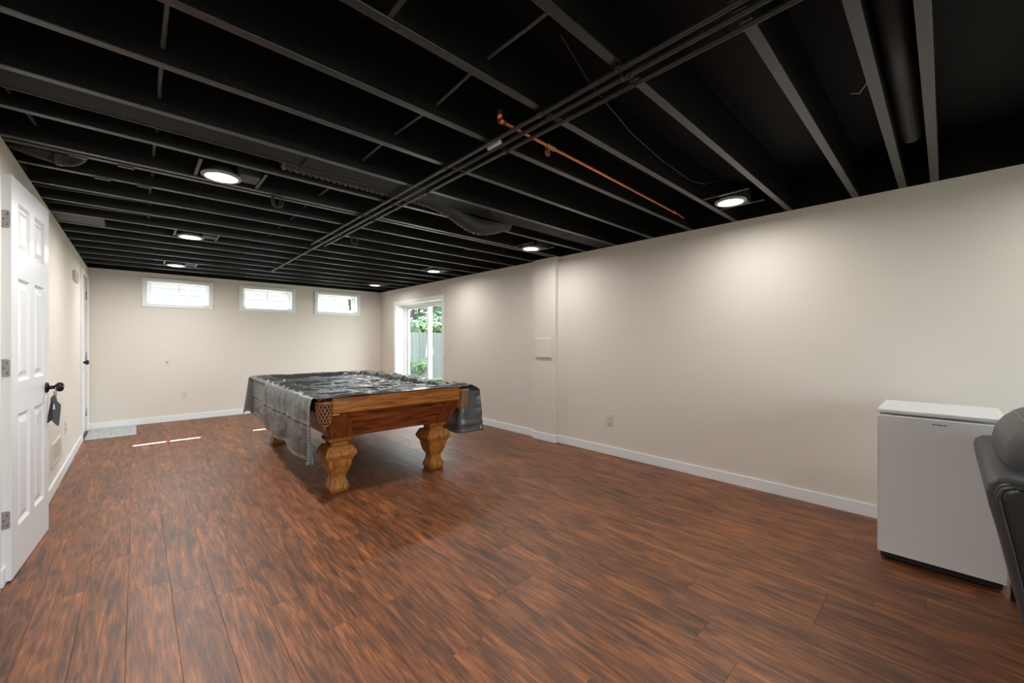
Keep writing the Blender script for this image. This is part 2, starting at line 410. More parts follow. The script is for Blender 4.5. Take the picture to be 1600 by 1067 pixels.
# door_1: open leaf folded back against the left wall
d1 = sempty('door_1', 'white six panel door standing open against the left wall', 'door', (-.458, 3.172, .008))
d1.rotation_euler.z = -.067
def local(parent, mb, name, m, bevel=0):             # build in the parent's local coordinates
    base = Vector((0, 0, 0)); r = parent
    while r: base += r.location; r = r.parent
    mb.v = [(v[0]+base.x, v[1]+base.y, v[2]+base.z) for v in mb.v]
    return mb.build(name, m, parent, bevel)
_mbb = MB.build
def panel_door_local(parent, W, Hd, T):
    base = Vector(parent.location)
    def shifted(self, name, m, par=None, bevel=0.0, seg=2):
        self.v = [(v[0]+base.x, v[1]+base.y, v[2]+base.z) for v in self.v]
        return _mbb(self, name, m, par, bevel, seg)
    MB.build = shifted
    leaf = panel_door(parent, W, Hd, T)
    MB.build = _mbb
    return leaf
leaf1 = panel_door_local(d1, .715, 2.025, .036)
kn = MB().lathe([(.033, 0), (.033, .006), (.029, .010), (.013, .014), (.011, .030), (.012, .036), (.022, .042), (.029, .052), (.030, .060), (.026, .070), (.014, .076), (.001, .077)], (0, .650, .905), 'x', 24)
local(d1, kn, 'door_knob', M['bronze'])
for z in (.305, 1.06, 1.80):
    h = MB()
    # rounded leaf plate let into the hinge edge plus knuckle
    pts = [(-.004, -.043), (-.004, .043)]
    ring = lambda y: [(-.030, y, z-.044), (-.010, y, z-.044), (-.004, y, z-.038), (-.004, y, z+.038), (-.010, y, z+.044), (-.036, y, z+.044), (-.036, y, z-.044)]
    h.loft([ring(-.0025), ring(.0005)])
    hi = local(d1, h, 'hinge', M['steel'])
    k = MB().tube([(-.040, -.006, z-.045), (-.040, -.006, z+.045)], .007, 10)
    local_k = k
    b_ = Vector(d1.location); k.v = [(v[0]+b_.x, v[1]+b_.y, v[2]+b_.z) for v in k.v]
    k.build('hinge_pin', M['steel'], hi)
    for dy, dz in ((-.012, .025), (-.024, 0.0), (-.012, -.025)):
        sc_ = MB().lathe([(.0035, 0), (.0035, -.0035), (.001, -.004)], (dy, -.0015, z+dz), 'y', 8)
        sc_.v = [(v[0]+b_.x, v[1]+b_.y, v[2]+b_.z) for v in sc_.v]; sc_.build('screw', M['slot'], hi)
# its doorway jamb and casing
t1 = MB(); t1.box(XL-.14, XL, D1[0], D1[0]+.018, 0, 2.03).box(XL-.14, XL, D1[1]-.018, D1[1], 0, 2.03).box(XL-.14, XL, D1[0]+.018, D1[1]-.018, 2.012, 2.03)
t1.box(XL, XL+.012, D1[0]-.055, D1[0]+.008, 0, 2.085).box(XL, XL+.012, D1[1]-.008, D1[1]+.018, 0, 2.085).box(XL, XL+.012, D1[0]+.008, D1[1]-.008, 2.022, 2.085)
struct(t1.build('trim_1', M['white'], bevel=.003), 'white casing of the open doorway in the left wall', 'trim')

# door_2: closed door next to the back corner
d2 = sempty('door_2', 'closed white six panel door at the far end of the left wall', 'door', (XL-.012, D2[0]+.004, .012))
leaf2 = panel_door_local(d2, D2[1]-D2[0]-.008, 2.01, .035)
kn = MB().lathe([(.033, 0), (.033, .006), (.029, .010), (.013, .014), (.011, .030), (.012, .036), (.022, .042), (.029, .052), (.030, .060), (.026, .070), (.014, .076), (.001, .077)], (0, .065, .935), 'x', 24)
local(d2, kn, 'door_knob', M['bronze'])
for z in (.25, 1.0, 1.80):
    local(d2, MB().tube([(.006, D2[1]-D2[0]-.004, z-.05), (.006, D2[1]-D2[0]-.004, z+.05)], .011, 10), 'hinge', M['steel'])
t2 = MB()
t2.box(XL, XL+.018, D2[0]-.06, D2[0], 0, 2.03).box(XL, XL+.018, D2[1], D2[1]+.06, 0, 2.03).box(XL, XL+.018, D2[0]-.06, D2[1]+.06, 2.03, 2.09)
struct(t2.build('trim_2', M['white'], bevel=.004), 'white casing round the closed door at the far left', 'trim')
struct(B(XL-.14, XL+.004, D2[0], D2[1], 0, .011).build('gap_shadow_strip', M['dark']), 'dark strip for the gap shadow under the closed far left door', 'trim')  # shadow of the gap under the door, put in as a dark strip
struct(B(XL-.20, XL-.145, D2[0]-.1, D2[1]+.08, 0, 2.1).build('trim_4', M['dark']))

# door_3: sliding patio door
d3 = sempty('door_3', 'white framed sliding glass patio door in the right wall', 'door')
y0, y1, zt = SL
mb = MB(); mb.box(XR-.016, XR, y0-.055, y0, 0, zt+.055).box(XR-.016, XR, y1, y1+.055, 0, zt+.055).box(XR-.016, XR, y0, y1, zt, zt+.055)
mb.build('casing', M['white'], d3, .004)
dx0, dx1 = XR+.175, XR+.265
mb = MB(); mb.box(XR, dx0, y0, y0+.012, 0, zt).box(XR, dx0, y1-.012, y1, 0, zt).box(XR, dx0, y0+.012, y1-.012, zt-.012, zt)
mb.build('jamb_liner', M['white'], d3)
mb = MB(); f = .04
mb.box(dx0, dx1, y0, y0+f, 0, zt).box(dx0, dx1, y1-f, y1, 0, zt).box(dx0, dx1, y0+f, y1-f, zt-f, zt).box(dx0, dx1, y0+f, y1-f, 0, .035)
mb.build('door_frame', M['vinyl'], d3, .004)
ym = 6.385
for a, b, xx in ((y0+f, ym+.038, dx0+.008), (ym-.038, y1-f, dx0+.046)):
    sw = .062
    mb = MB(); mb.box(xx, xx+.034, a, a+sw, .035, zt-f).box(xx, xx+.034, b-sw, b, .035, zt-f).box(xx, xx+.034, a+sw, b-sw, .035, .13).box(xx, xx+.034, a+sw, b-sw, zt-f-.05, zt-f)
    s = mb.build('sliding_sash', M['vinyl'], d3, .004)
    B(xx+.014, xx+.019, a+sw, b-sw, .13, zt-f-.05).build('pane', M['glass'], s)
MB().tube([(dx0+.006, ym+.012, .90), (dx0-.022, ym+.012, .92), (dx0-.022, ym+.012, 1.06), (dx0+.006, ym+.012, 1.08)], .008, 8).build('pull_handle', M['vinyl'], d3)
B(dx0-.002, dx0+.006, ym+.055, ym+.070, .99, 1.03).build('door_latch', M['slot'], d3)

# fill_door: unseen patio door, added to bring fill daylight in from the front
d4 = sempty('fill_door', 'unseen white glass patio door added behind the camera for fill light', 'door')
ya_, yb_ = YF-.11, YF-.03
mb = MB(); mb.box(.70, .75, ya_, yb_, 0, 2.02).box(3.05, 3.10, ya_, yb_, 0, 2.02).box(.75, 3.05, ya_, yb_, 1.97, 2.02).box(.75, 3.05, ya_, yb_, 0, .04)
mb.build('door_frame', M['vinyl'], d4, .004)
for a, b, yy in ((.75, 1.94, ya_+.01), (1.86, 3.05, ya_+.045)):
    mb = MB(); mb.box(a, a+.07, yy, yy+.03, .04, 1.97).box(b-.07, b, yy, yy+.03, .04, 1.97).box(a+.07, b-.07, yy, yy+.03, .04, .13).box(a+.07, b-.07, yy, yy+.03, 1.90, 1.97)
    s_4 = mb.build('sliding_sash', M['vinyl'], d4, .004)
    B(a+.07, b-.07, yy+.012, yy+.017, .13, 1.90).build('pane', M['glass'], s_4)
mb = MB(); mb.box(.645, .70, YF, YF+.016, 0, 2.075).box(3.10, 3.155, YF, YF+.016, 0, 2.075).box(.70, 3.10, YF, YF+.016, 2.02, 2.075)
mb.build('casing', M['white'], d4, .004)

# ------------------------------------------------------------------ recessed ceiling lights
LZ = H - .026
def make_light(label):
    t = thing('recessed_light', label, 'ceiling light', (0, 0, LZ), 'round recessed lights in two rows')
    MB().lathe([(.076, .004), (.079, .0), (.098, .002), (.102, .008), (.100, .014), (.076, .014)], (0, 0, LZ), 'z', 40, caps=False).build('trim_ring', M['trimring'], t)
    MB().lathe([(.0775, .0085), (.060, .0075), (.03, .0070), (.0008, .0068)], (0, 0, LZ), 'z', 40).build('lens', M['lens'], t)
    MB().lathe([(.070, .014), (.066, .06), (.060, .13), (.001, .131)], (0, 0, LZ), 'z', 28).build('can_housing', M['black'], t)
    B(.088, .19, -.075, .07, LZ+.026, LZ+.11).build('junction_box', M['gal'], t, .003)
    for bx in (-.112, .205):
        B(bx-.008, bx+.008, -.150, .150, LZ+.030, LZ+.040).build('hanger_bar', M['pipe'], t)
    return t
def lamp(t, i):
    ld = bpy.data.lights.new('recessed_lamp', 'AREA'); ld.shape = 'DISK'; ld.size = .15; ld.energy = LAMP_W*(2.2 if t.location.x < 1 else 1.0);     # left row raised to brighten the left wall and floor
    ld.spread = math.radians(176); ld.color = (1, .975, .94)
    lo = bpy.data.objects.new('recessed_lamp', ld); COL.objects.link(lo); lo.parent = t; lo.location = (0, 0, .0035)
LP = [(.372, 2.955, 'recessed light of the left row, nearest the camera with wide grey trim'),
      (.372, 4.855, 'recessed light of the left row, second of the three seen'),
      (.372, 6.80, 'recessed light of the left row, farthest and above the left window'),
      (3.075, 1.035, 'recessed light nearest the camera in the right row, above the bare right wall'),
      (3.065, 3.0, 'recessed light of the right row, above the wall pilaster'),
      (3.06, 4.90, 'recessed light of the right row, above the patio door side'),
      (3.06, 6.83, 'recessed light of the right row, farthest, near the back corner'),
      (.372, 1.035, 'recessed light of the left row, out of view above the camera'),
      (3.075, -.90, 'recessed light of the right row, out of view behind the camera')]
proto = None
for i, (x, y, lab) in enumerate(LP):
    if proto is None: proto = t = make_light(lab)
    else: t = copy_tree(proto); t['label'] = lab
    t.location = (x, y, LZ)
lights_roots = [o for o in COL.objects if o.name.startswith('recessed_light')]
for i, t in enumerate(lights_roots): lamp(t, i)

# ------------------------------------------------------------------ pipes, ducts and cables under the joists
def run(name, pts, r, m, label, cat, n=10, group=None):
    return tag(MB().tube(pts, r, n).build(name, m), label, cat, group)
ZP = H - .0135
def conduit(x0, x1, ya, yb, r, clips, label):
    t = thing('conduit_pipe', label, 'pipe', (x0, ya, ZP), 'black conduits running lengthwise under the joists')
    MB().tube([(x0, ya, ZP), (x1, yb, ZP)], r, 12).build('tube', M['pipe'], t)
    for yc in clips:
        xc = x0+(x1-x0)*(yc-ya)/(yb-ya)
        MB().tube([(xc, yc-.02, ZP), (xc, yc+.02, ZP)], r*1.25, 12).build('coupling', M['pipe'], t)
    return t
conduit(1.277, 1.303, YF+.2, 4.39, .0095, (1.2, 1.944, 3.13, 3.62, 4.36), 'black conduit, leftmost of the three under the joists')
conduit(1.312, 1.392, YF+.2, 6.44, .0098, (.81, 2.74), 'long black conduit, middle of the three, reaching farthest')
conduit(1.385, 1.427, YF+.2, 4.39, .0098, (1.56, 2.35, 3.19, 3.9, 4.36), 'black conduit, rightmost of the three under the joists')
for x, y, lab in ((1.279, .812, 'thin wire hanger holding the leftmost black conduit'), (1.315, .812, 'thin wire hanger holding the middle black conduit'), (1.386, .812, 'thin wire hanger holding the rightmost black conduit')):
    run('pipe_hanger', [(x-.014, y, H+.06), (x-.014, y, ZP-.008), (x-.006, y, ZP-.014), (x+.006, y, ZP-.014), (x+.014, y, ZP-.006), (x+.014, y, ZP+.004)], .0018, M['metal'], lab, 'pipe hanger', 6, 'wire hangers on the conduits')
tag(MB().tube([(1.3215, 1.505, ZP), (1.324, 1.60, ZP)], .0108, 12).build('pipe_label', M['pale']), 'pale label wrapped on the middle conduit beside the copper valve', 'label')

cp = thing('copper_pipe', 'bare orange copper pipe with a small shutoff valve between joists', 'pipe', (1.25, 1.42, H+.015))
zc = H+.018
MB().tube([(1.235, 1.405, zc+.05), (1.24, 1.405, zc), (1.40, 1.41, zc), (2.0, 1.425, zc), (3.14, 1.462, zc)], .0082, 10).build('tube', M['copper'], cp)
MB().tube([(3.14, 1.462, zc), (3.19, 1.466, zc+.002), (3.33, 1.48, zc+.0)], .0045, 8).build('thin_tube', M['copper'], cp)
MB().lathe([(.013, -.018), (.013, .018)], (1.245, 1.405, zc), 'x', 12).build('elbow_fitting', M['copper'], cp)
MB().lathe([(.012, -.02), (.012, .02)], (1.232, 1.405, zc+.028), 'z', 12).build('elbow_fitting', M['copper'], cp)
vb = MB().lathe([(.010, -.035), (.014, -.03), (.014, -.018), (.011, -.012), (.015, 0), (.011, .012), (.014, .018), (.014, .03), (.010, .035)], (1.595, 1.415, zc), 'x', 14).build('valve_body', M['brass'], cp)
MB().tube([(1.595, 1.415, zc), (1.595, 1.435, zc-.018)], .006, 8).build('valve_stem', M['brass'], vb)
MB().lathe([(.004, 0), (.018, .001), (.021, .005), (.018, .009), (.004, .010)], (1.595, 1.432, zc-.022), 'y', 16).build('valve_handle', M['redp'], vb)
MB().lathe([(.011, -.016), (.011, .016)], (3.10, 1.461, zc), 'x', 12).build('coupling', M['copper'], cp)

# sheet metal duct filling half a bay, and the ribbed flexible duct beside it
dt = thing('sheet_metal_duct', 'long flat black sheet metal duct between two joists', 'duct', (XL+.02, 2.46, H))
B(XL, XR, 2.372, 2.545, H+.006, H+.22).build('duct_body', M['duct'], dt, .006)
B(XL, XR, 2.541, 2.547, H+.003, H+.014).build('duct_edge_highlight', M['cable'], dt)  # edge highlight put in as a lighter coloured strip
for x in (.70, 2.0, 3.0):
    B(x-.012, x+.012, 2.374, 2.543, H+.002, H+.007).build('drive_cleat', M['duct'], dt)
fx = MB(); rings = []
P0 = []
for i in range(101):
    s = i/100; x = .62+1.80*s
    z = H+.070-.105*math.exp(-((x-2.10)/.27)**2)
    y = 2.645+.03*math.exp(-((x-2.06)/.3)**2)
    P0.append((x, y, z))
fx.tube(P0, [(.067 if i % 2 else .054)*(1+.12*math.exp(-((p[0]-2.06)/.25)**2)) for i, p in enumerate(P0)], 18)
tag(fx.build('flexible_duct', M['cable']), 'ribbed black flexible duct sagging below the joists', 'duct')
el = []
for i in range(13):
    a = PI/2*i/12; el.append((-.30+.055*math.sin(a), 3.30, H+.012+.055*(1-math.cos(a))))
e_ = thing('duct_elbow', 'short black duct elbow coming off the top of the left wall', 'duct', (-.4, 3.30, H))
MB().tube([(XL, 3.292, H+.03), (-.41, 3.297, H+.018), (-.30, 3.30, H+.012)], [.030, .040, .050], 18).build('taper', M['metal'], e_)
MB().tube(el+[(-.245, 3.30, H+.16)], .052, 18).build('elbow', M['metal'], e_)
MB().lathe([(.054, -.014), (.056, 0), (.054, .014)], (-.31, 3.30, H+.012), 'x', 18, caps=False).build('crimp_band', M['pipe'], e_)
bt = thing('duct_boot', 'flat grey sheet metal duct end at the top of the left wall', 'duct', (-.34, 4.88, H))
B(XL, -.20, 4.722, 5.034, H+.004, H+.16).build('boot_body', M['metal'], bt, .004)
B(-.235, -.212, 4.722, 5.034, H, H+.005).build('seam_flange', M['metal'], bt)
rg = MB().tube([(1.30, .122, H+.09), (3.0, .122, H+.09)], .045, 18)
tag(rg.build('round_duct', M['metal']), 'round black duct between the two nearest joists at upper right', 'duct')

def cable(name, x, ya, yb, dz, r, label, wob=.012):
    pts = []
    n = int((yb-ya)/.08)
    for i in range(n+1):
        y = ya+(yb-ya)*i/n
        pts.append((x+wob*noise.noise((y*1.7, x*9, 3)), y, H+dz+.018*noise.noise((y*2.3, x*5, 8))))
    return run(name, pts, r, M['cable'], label, 'cable', 8)
cable('ceiling_cable', .072, -2, 7.3, .062, .0075, 'black cable threaded through the joists on the left side')
cable('ceiling_cable', .975, -2, 7.6, .062, .0062, 'black cable threaded through the joists near the middle')
run('ceiling_cable', [(-.47, 2.28, H+.04), (-.45, 2.36, H+.03), (-.41, 2.46, H+.035), (-.405, 2.52, H+.06), (-.40, 2.72, H+.06), (-.39, 2.80, H+.045), (-.375, 2.90, H+.06), (-.37, 3.1, H+.08)], .0075, M['cable'], 'short bent cable beside the duct above the left wall', 'cable', 8)
run('thin_wire', [(1.15, .97, H+.13), (1.43, 1.04, H+.10), (1.9, 1.12, H+.085), (2.3, 1.16, H+.085), (2.75, 1.172, H+.08), (2.95, 1.16, H+.11), (3.05, 1.08, H+.15)], .0028, M['cable'], 'thin wire looping along a joist to the nearest right light', 'wire', 6)
run('thin_wire', [(2.105, .20, H+.05), (2.13, .215, H+.02), (2.17, .24, H+.012), (2.185, .27, H+.03)], .0016, M['pale'], 'short pale stray wire dangling between joists at upper right', 'wire', 6)
for x, y, lab in ((.73, 3.2235, 'small black loop of cable hanging below a joist left of the conduits'), (1.56, 3.9345, 'small black loop of cable hanging below a joist right of the conduits')):
    pts = [(x-.035+.07*0, y, H+.04)]
    pts = [(x-.034, y, H+.05), (x-.034, y, H-.01)] + [(x-.034*math.cos(PI*k/10), y, H-.01-.045*math.sin(PI*k/10)) for k in range(1, 10)] + [(x+.034, y, H-.01), (x+.034, y, H+.05)]
    o = MB().tube(pts, .007, 8)
    o.tube([(p[0]*.55+x*.45, p[1]+.012, p[2]+.006) for p in pts], .006, 8)
    tag(o.build('cable_loop', M['cable']), lab, 'cable', 'hanging cable loops')
run('ceiling_pipe', [(XL, 3.985, H+.008), (.05, 3.955, H+.012), (.75, 3.94, H+.05)], .012, M['pipe'], 'black pipe hugging a joist beside the left wall, nearer one', 'pipe')
run('ceiling_pipe', [(XL, 4.385, H+.008), (.1, 4.35, H+.012), (.95, 4.33, H+.05)], .012, M['pipe'], 'black pipe hugging a joist beside the left wall, farther one', 'pipe')

# ------------------------------------------------------------------ wall fittings
def outlet(loc, axis, label, kind):
    """axis: 'x-' faces -x, 'y-' faces -y, 'x+' faces +x"""
    t = thing({'o': 'power_outlet', 's': 'light_switch'}[kind], label, {'o': 'outlet', 's': 'switch'}[kind], loc)
    fr = {'x-': lambda a, d, z: (loc[0]-d, loc[1]-a, loc[2]+z), 'x+': lambda a, d, z: (loc[0]+d, loc[1]+a, loc[2]+z), 'y-': lambda a, d, z: (loc[0]+a, loc[1]-d, loc[2]+z)}[axis]
    def bb(a0, a1, d0, d1, z0, z1):
        mb = MB(); p, q = fr(a0, d0, z0), fr(a1, d1, z1)
        return mb.box(min(p[0], q[0]), max(p[0], q[0]), min(p[1], q[1]), max(p[1], q[1]), p[2], q[2])
    bb(-.036, .036, 0, .006, -.058, .058).build('cover_plate', M['ivory'], t, .002)
    if kind == 'o':
        for z in (-.021, .021):
            r = bb(-.017, .017, .006, .010, z-.015, z+.015).build('receptacle', M['ivory'], t, .003)
            for a in (-.006, .006): bb(a-.0012, a+.0012, .0098, .0104, z-.002, z+.007).build('slot', M['slot'], r)
    else:
        bb(-.006, .006, .006, .016, -.012, .012).build('toggle', M['ivory'], t, .002)
    return t
outlet((XR, 2.425, .372), 'x-', 'ivory power outlet low on the right wall right of the pilaster', 'o')
outlet((.54, YB, .39), 'y-', 'ivory power outlet low on the back wall under the left window', 'o')
outlet((XL, 5.60, .40), 'x+', 'ivory power outlet low on the left wall beyond the register', 'o')
outlet((XR, 5.41, 1.12), 'x-', 'ivory light switch beside the patio door', 's')
tag(MB().lathe([(.018, 0), (.018, -.006), (.010, -.010), (.010, -.018), (.014, -.024), (.010, -.032), (.001, -.034)], (.335, YB, .905), 'y', 16).build('wall_hook', M['ivory']), 'small pale round knob on the back wall under the left window', 'hook')
ap = thing('access_panel', 'beige square access panel on the wall pilaster', 'panel', (3.625, 3.31, 1.12))
B(3.609, 3.625, 3.195, 3.455, 1.0, 1.243).build('panel_frame', M['wall'], ap, .003)
B(3.604, 3.609, 3.205, 3.445, 1.010, 1.233).build('panel_door', M['wall'], ap, .002)
gr = thing('wall_chime', 'cream louvred box high on the left wall near the closed door', 'chime', (XL, 6.35, 1.9))
B(XL, XL+.024, 6.19, 6.56, 1.845, 1.95).build('box', M['ivory'], gr, .004)
for k in range(5):
    B(XL+.024, XL+.029, 6.21, 6.42, 1.856+k*.018, 1.864+k*.018).build('louvre', M['ivory'], gr)
rg = thing('air_register', 'white air register low on the left wall just beyond the open door', 'vent', (XL, 4.98, .30))
mb = MB(); mb.box(XL, XL+.012, 4.75, 4.79, .205, .395).box(XL, XL+.012, 5.17, 5.21, .205, .395).box(XL, XL+.012, 4.79, 5.17, .205, .235).box(XL, XL+.012, 4.79, 5.17, .365, .395)
mb.build('register_frame', M['ivory'], rg, .003)
B(XL, XL+.002, 4.79, 5.17, .235, .365).build('backing', M['slot'], rg)
for k in range(9):
    y = 4.80+k*.042; B(XL+.002, XL+.010, y, y+.026, .236, .364).build('louvre', M['ivory'], rg)

# keys and tags hanging from the open door's knob
ky = thing('key_fob', 'bunch of keys with dark leather tags hanging from the open door knob', 'keys', (-.33, 3.83, .88))
KX, KY, KZ = -.357, 3.815, .913
def kp(px, py, dy=0): return (KX+(px-305)*.000252, KY+dy, KZ-(py-270)*.000377)
MB().tube([(-.372, KY+.034*math.sin(2*PI*k/20), KZ-.013+.034*math.cos(2*PI*k/20)-.012) for k in range(21)], .0018, 6).build('key_ring', M['chrome'], ky)
def plate(pts, t, name, m, par):
    mb = MB(); n = Vector((.25, -1, 0)).normalized()*t
    mb.loft([[Vector(p)-n for p in pts], [Vector(p)+n for p in pts]]); return mb.build(name, m, par, .0015)
plate([kp(*p) for p in ((200, 400), (240, 405), (262, 500), (326, 570), (318, 700), (300, 860), (285, 932), (230, 890), (175, 825), (165, 600), (150, 450))], .003, 'leather_tag', M['tag'], ky)
plate([kp(p[0], p[1], -.012) for p in ((165, 470), (190, 520), (185, 800), (150, 830), (100, 862), (112, 730), (140, 600))], .003, 'leather_tag', M['blackp'], ky)
plate([kp(p[0], p[1], -.018) for p in ((205, 545), (225, 545), (238, 630), (195, 640))], .001, 'paper_tag', M['pale'], ky)
MB().tube([kp(215, 335, -.01), kp(222, 390, -.01)], .004, 6).build('key', M['chrome'], ky)

# pale mat in the far left corner
tag(B(XL+.022, -.005, 7.07, YB-BT-.004, .001, .010).build('door_mat', M['rug'], bevel=.003), 'pale grey rectangular mat on the floor in the far left corner', 'rug')

# ------------------------------------------------------------------ pool table
TX0, TX1, TY0, TY1 = 1.02, 2.345, 3.14, 5.60
ROT = -.020
pt = thing('pool_table', 'antique oak pool table with square turned legs under a black cover', 'pool table', (1.68, 4.37, 0))
RZ0, RZ1 = .648, .772
CR = .085                                                # corner pocket cut
def rail(x0, x1, y0, y1, m, n='rail'):
    return B(x0, x1, y0, y1, RZ0, RZ1).build(n, m, pt, .012, 3)
rail(TX0+CR, TX1-CR, TY0, TY0+.12, M['oak_rail'])
rail(TX0+CR, TX1-CR, TY1-.12, TY1, M['oak_rail'])
midy = (TY0+TY1)/2
for xa, xb in ((TX0, TX0+.12), (TX1-.12, TX1)):
    for ya, yb in ((TY0+CR, midy-.06), (midy+.06, TY1-CR)):
        B(xa, xb, ya, yb, RZ0, RZ1).build('rail', M['oak_side'], pt, .012, 3)
for (x0, x1, y0, y1) in ((TX0+.03, TX0+CR+.05, TY0+.03, TY0+CR+.05), (TX1-CR-.05, TX1-.03, TY0+.03, TY0+CR+.05), (TX0+.03, TX0+CR+.05, TY1-CR-.05, TY1-.03), (TX1-CR-.05, TX1-.03, TY1-CR-.05, TY1-.03)):
    B(x0, x1, y0, y1, .70, .755).build('corner_casting', M['oak_post'], pt, .01)
B(TX0+.10, TX1-.10, TY0+.10, TY1-.10, .66, .738).build('playing_bed', M['slate'], pt)
# tapered cabinet: apron panels lean inwards towards the bottom
tx, ty = .105, .085
b0, b1 = .448, .655
bx0, bx1, by0, by1 = TX0+tx, TX1-.165, TY0+ty, TY1-ty     # bottom outline
cx0, cx1, cy0, cy1 = TX0+.01, TX1-.045, TY0+.03, TY1-.03     # top outline
def slab(p, q, r_, s_, inward, m, name, off=0):
    """quad p,q (bottom), r,s (top) thickened inward"""
    n = Vector(inward)*.03; o = -Vector(inward)*off
    P = [Vector(a)+o for a in (p, q, r_, s_)]
    return MB().loft([P, [a+n for a in P]]).build(name, m, pt, .003)
PW_ = .17
# front and back aprons with corner posts
for yb_, yt_, inw in ((by0, cy0, (0, 1, 0)), (by1, cy1, (0, -1, 0))):
    L0, L1 = (bx0, yb_, b0), (cx0, yt_, b1); R0, R1 = (bx1, yb_, b0), (cx1, yt_, b1)
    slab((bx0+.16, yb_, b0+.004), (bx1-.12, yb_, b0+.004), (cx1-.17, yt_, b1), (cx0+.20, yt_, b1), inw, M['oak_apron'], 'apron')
    slab((bx0, yb_, b0-.004), (bx0+PW_, yb_, b0-.004), (cx0+.21, yt_, b1), (cx0, yt_, b1), inw, M['oak_post'], 'corner_post', .012)
    slab((bx1-PW_+.04, yb_, b0-.004), (bx1, yb_, b0-.004), (cx1, yt_, b1), (cx1-.18, yt_, b1), inw, M['oak_post'], 'corner_post', .012)
    # moulded lip along the bottom of the apron
    B(bx0+.16, bx1-.12, min(yb_, yb_+inw[1]*.03)-.004, max(yb_, yb_+inw[1]*.03)+.004, b0-.002, b0+.016).build('apron_lip', M['oak_apron'], pt, .004)
for xb_, xt_, inw in ((bx0, cx0, (1, 0, 0)), (bx1, cx1, (-1, 0, 0))):
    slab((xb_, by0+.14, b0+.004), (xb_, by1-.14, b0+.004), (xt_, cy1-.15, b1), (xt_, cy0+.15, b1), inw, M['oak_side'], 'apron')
    slab((xb_, by0, b0-.004), (xb_, by0+.16, b0-.004), (xt_, cy0+.17, b1), (xt_, cy0, b1), inw, M['oak_post'], 'corner_post', .008)
    slab((xb_, by1-.16, b0-.004), (xb_, by1, b0-.004), (xt_, cy1, b1), (xt_, cy1-.17, b1), inw, M['oak_post'], 'corner_post', .008)
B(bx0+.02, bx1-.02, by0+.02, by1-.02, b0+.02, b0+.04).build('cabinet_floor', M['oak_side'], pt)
# square turned legs
LEG = [(0, .122), (.004, .130), (.030, .150), (.046, .147), (.075, .130), (.095, .112), (.116, .104), (.132, .108), (.146, .120), (.152, .130), (.175, .150), (.215, .176), (.245, .186), (.262, .189),
       (.265, .200), (.271, .205), (.298, .242), (.306, .245), (.320, .244), (.346, .219), (.366, .196), (.372, .186), (.374, .140), (.380, .132), (.392, .132), (.400, .140), (.408, .166), (.424, .184), (.436, .186), (.440, .172), (.447, .172)]
def leg_mb(cx, cy):
    mb = MB(); rings = []
    for z, wd in LEG:
        h = wd/2; c = h*.05
        rings.append([(cx-h+c, cy-h, z), (cx+h-c, cy-h, z), (cx+h, cy-h+c, z), (cx+h, cy+h-c, z), (cx+h-c, cy+h, z), (cx-h+c, cy+h, z), (cx-h, cy+h-c, z), (cx-h, cy-h+c, z)])
    return mb.loft(rings)
LX0, LX1, LY0, LY1 = 1.205, 2.095, 3.345, 5.36
for a in (LX0, LX1):
    for b in (LY0, LY1):
        lg = leg_mb(a, b).build('leg', M['oak_leg'], pt)
# leather net pockets under the corners
def pocket(cx, cy, sx, sy):
    mb = MB(); nu, nv = 14, 7
    for j in range(nu):                                  # two crossing families of straps around a bowl
        for d in (1, -1):
            pts = []
            for k in range(nv+1):
                a = 2*PI*(j+d*k*.45)/nu; z = .735-.165*k/nv
                r = .062*(1-.30*(k/nv)**2)
                pts.append((cx+r*math.cos(a), cy+r*math.sin(a), z))
            mb.tube(pts, .0034, 5)
    o = mb.build('net_pocket', M['leather_tan'], pt)
    MB().tube([(cx+.064*math.cos(2*PI*k/24), cy+.064*math.sin(2*PI*k/24), .738) for k in range(25)], .008, 8).build('pocket_rim', M['leather_tan'], o)
    MB().lathe([(.044, .568), (.030, .556), (.012, .548), (.010, .53), (.002, .525)], (cx, cy, 0), 'z', 14).build('pocket_tip', M['leather_tan'], o)
for (cx, cy) in ((TX0+.045, TY0+.06), (TX1-.035, TY0+.045), (TX0+.045, TY1-.05), (TX1-.035, TY1-.05)): pocket(cx, cy, 1, 1)
B(TX0+.085, TX0+.135, TY0-.004, TY0+.004, RZ0-.008, RZ0).build('rail_plate', M['brass'], pt)
pt.rotation_euler.z = ROT

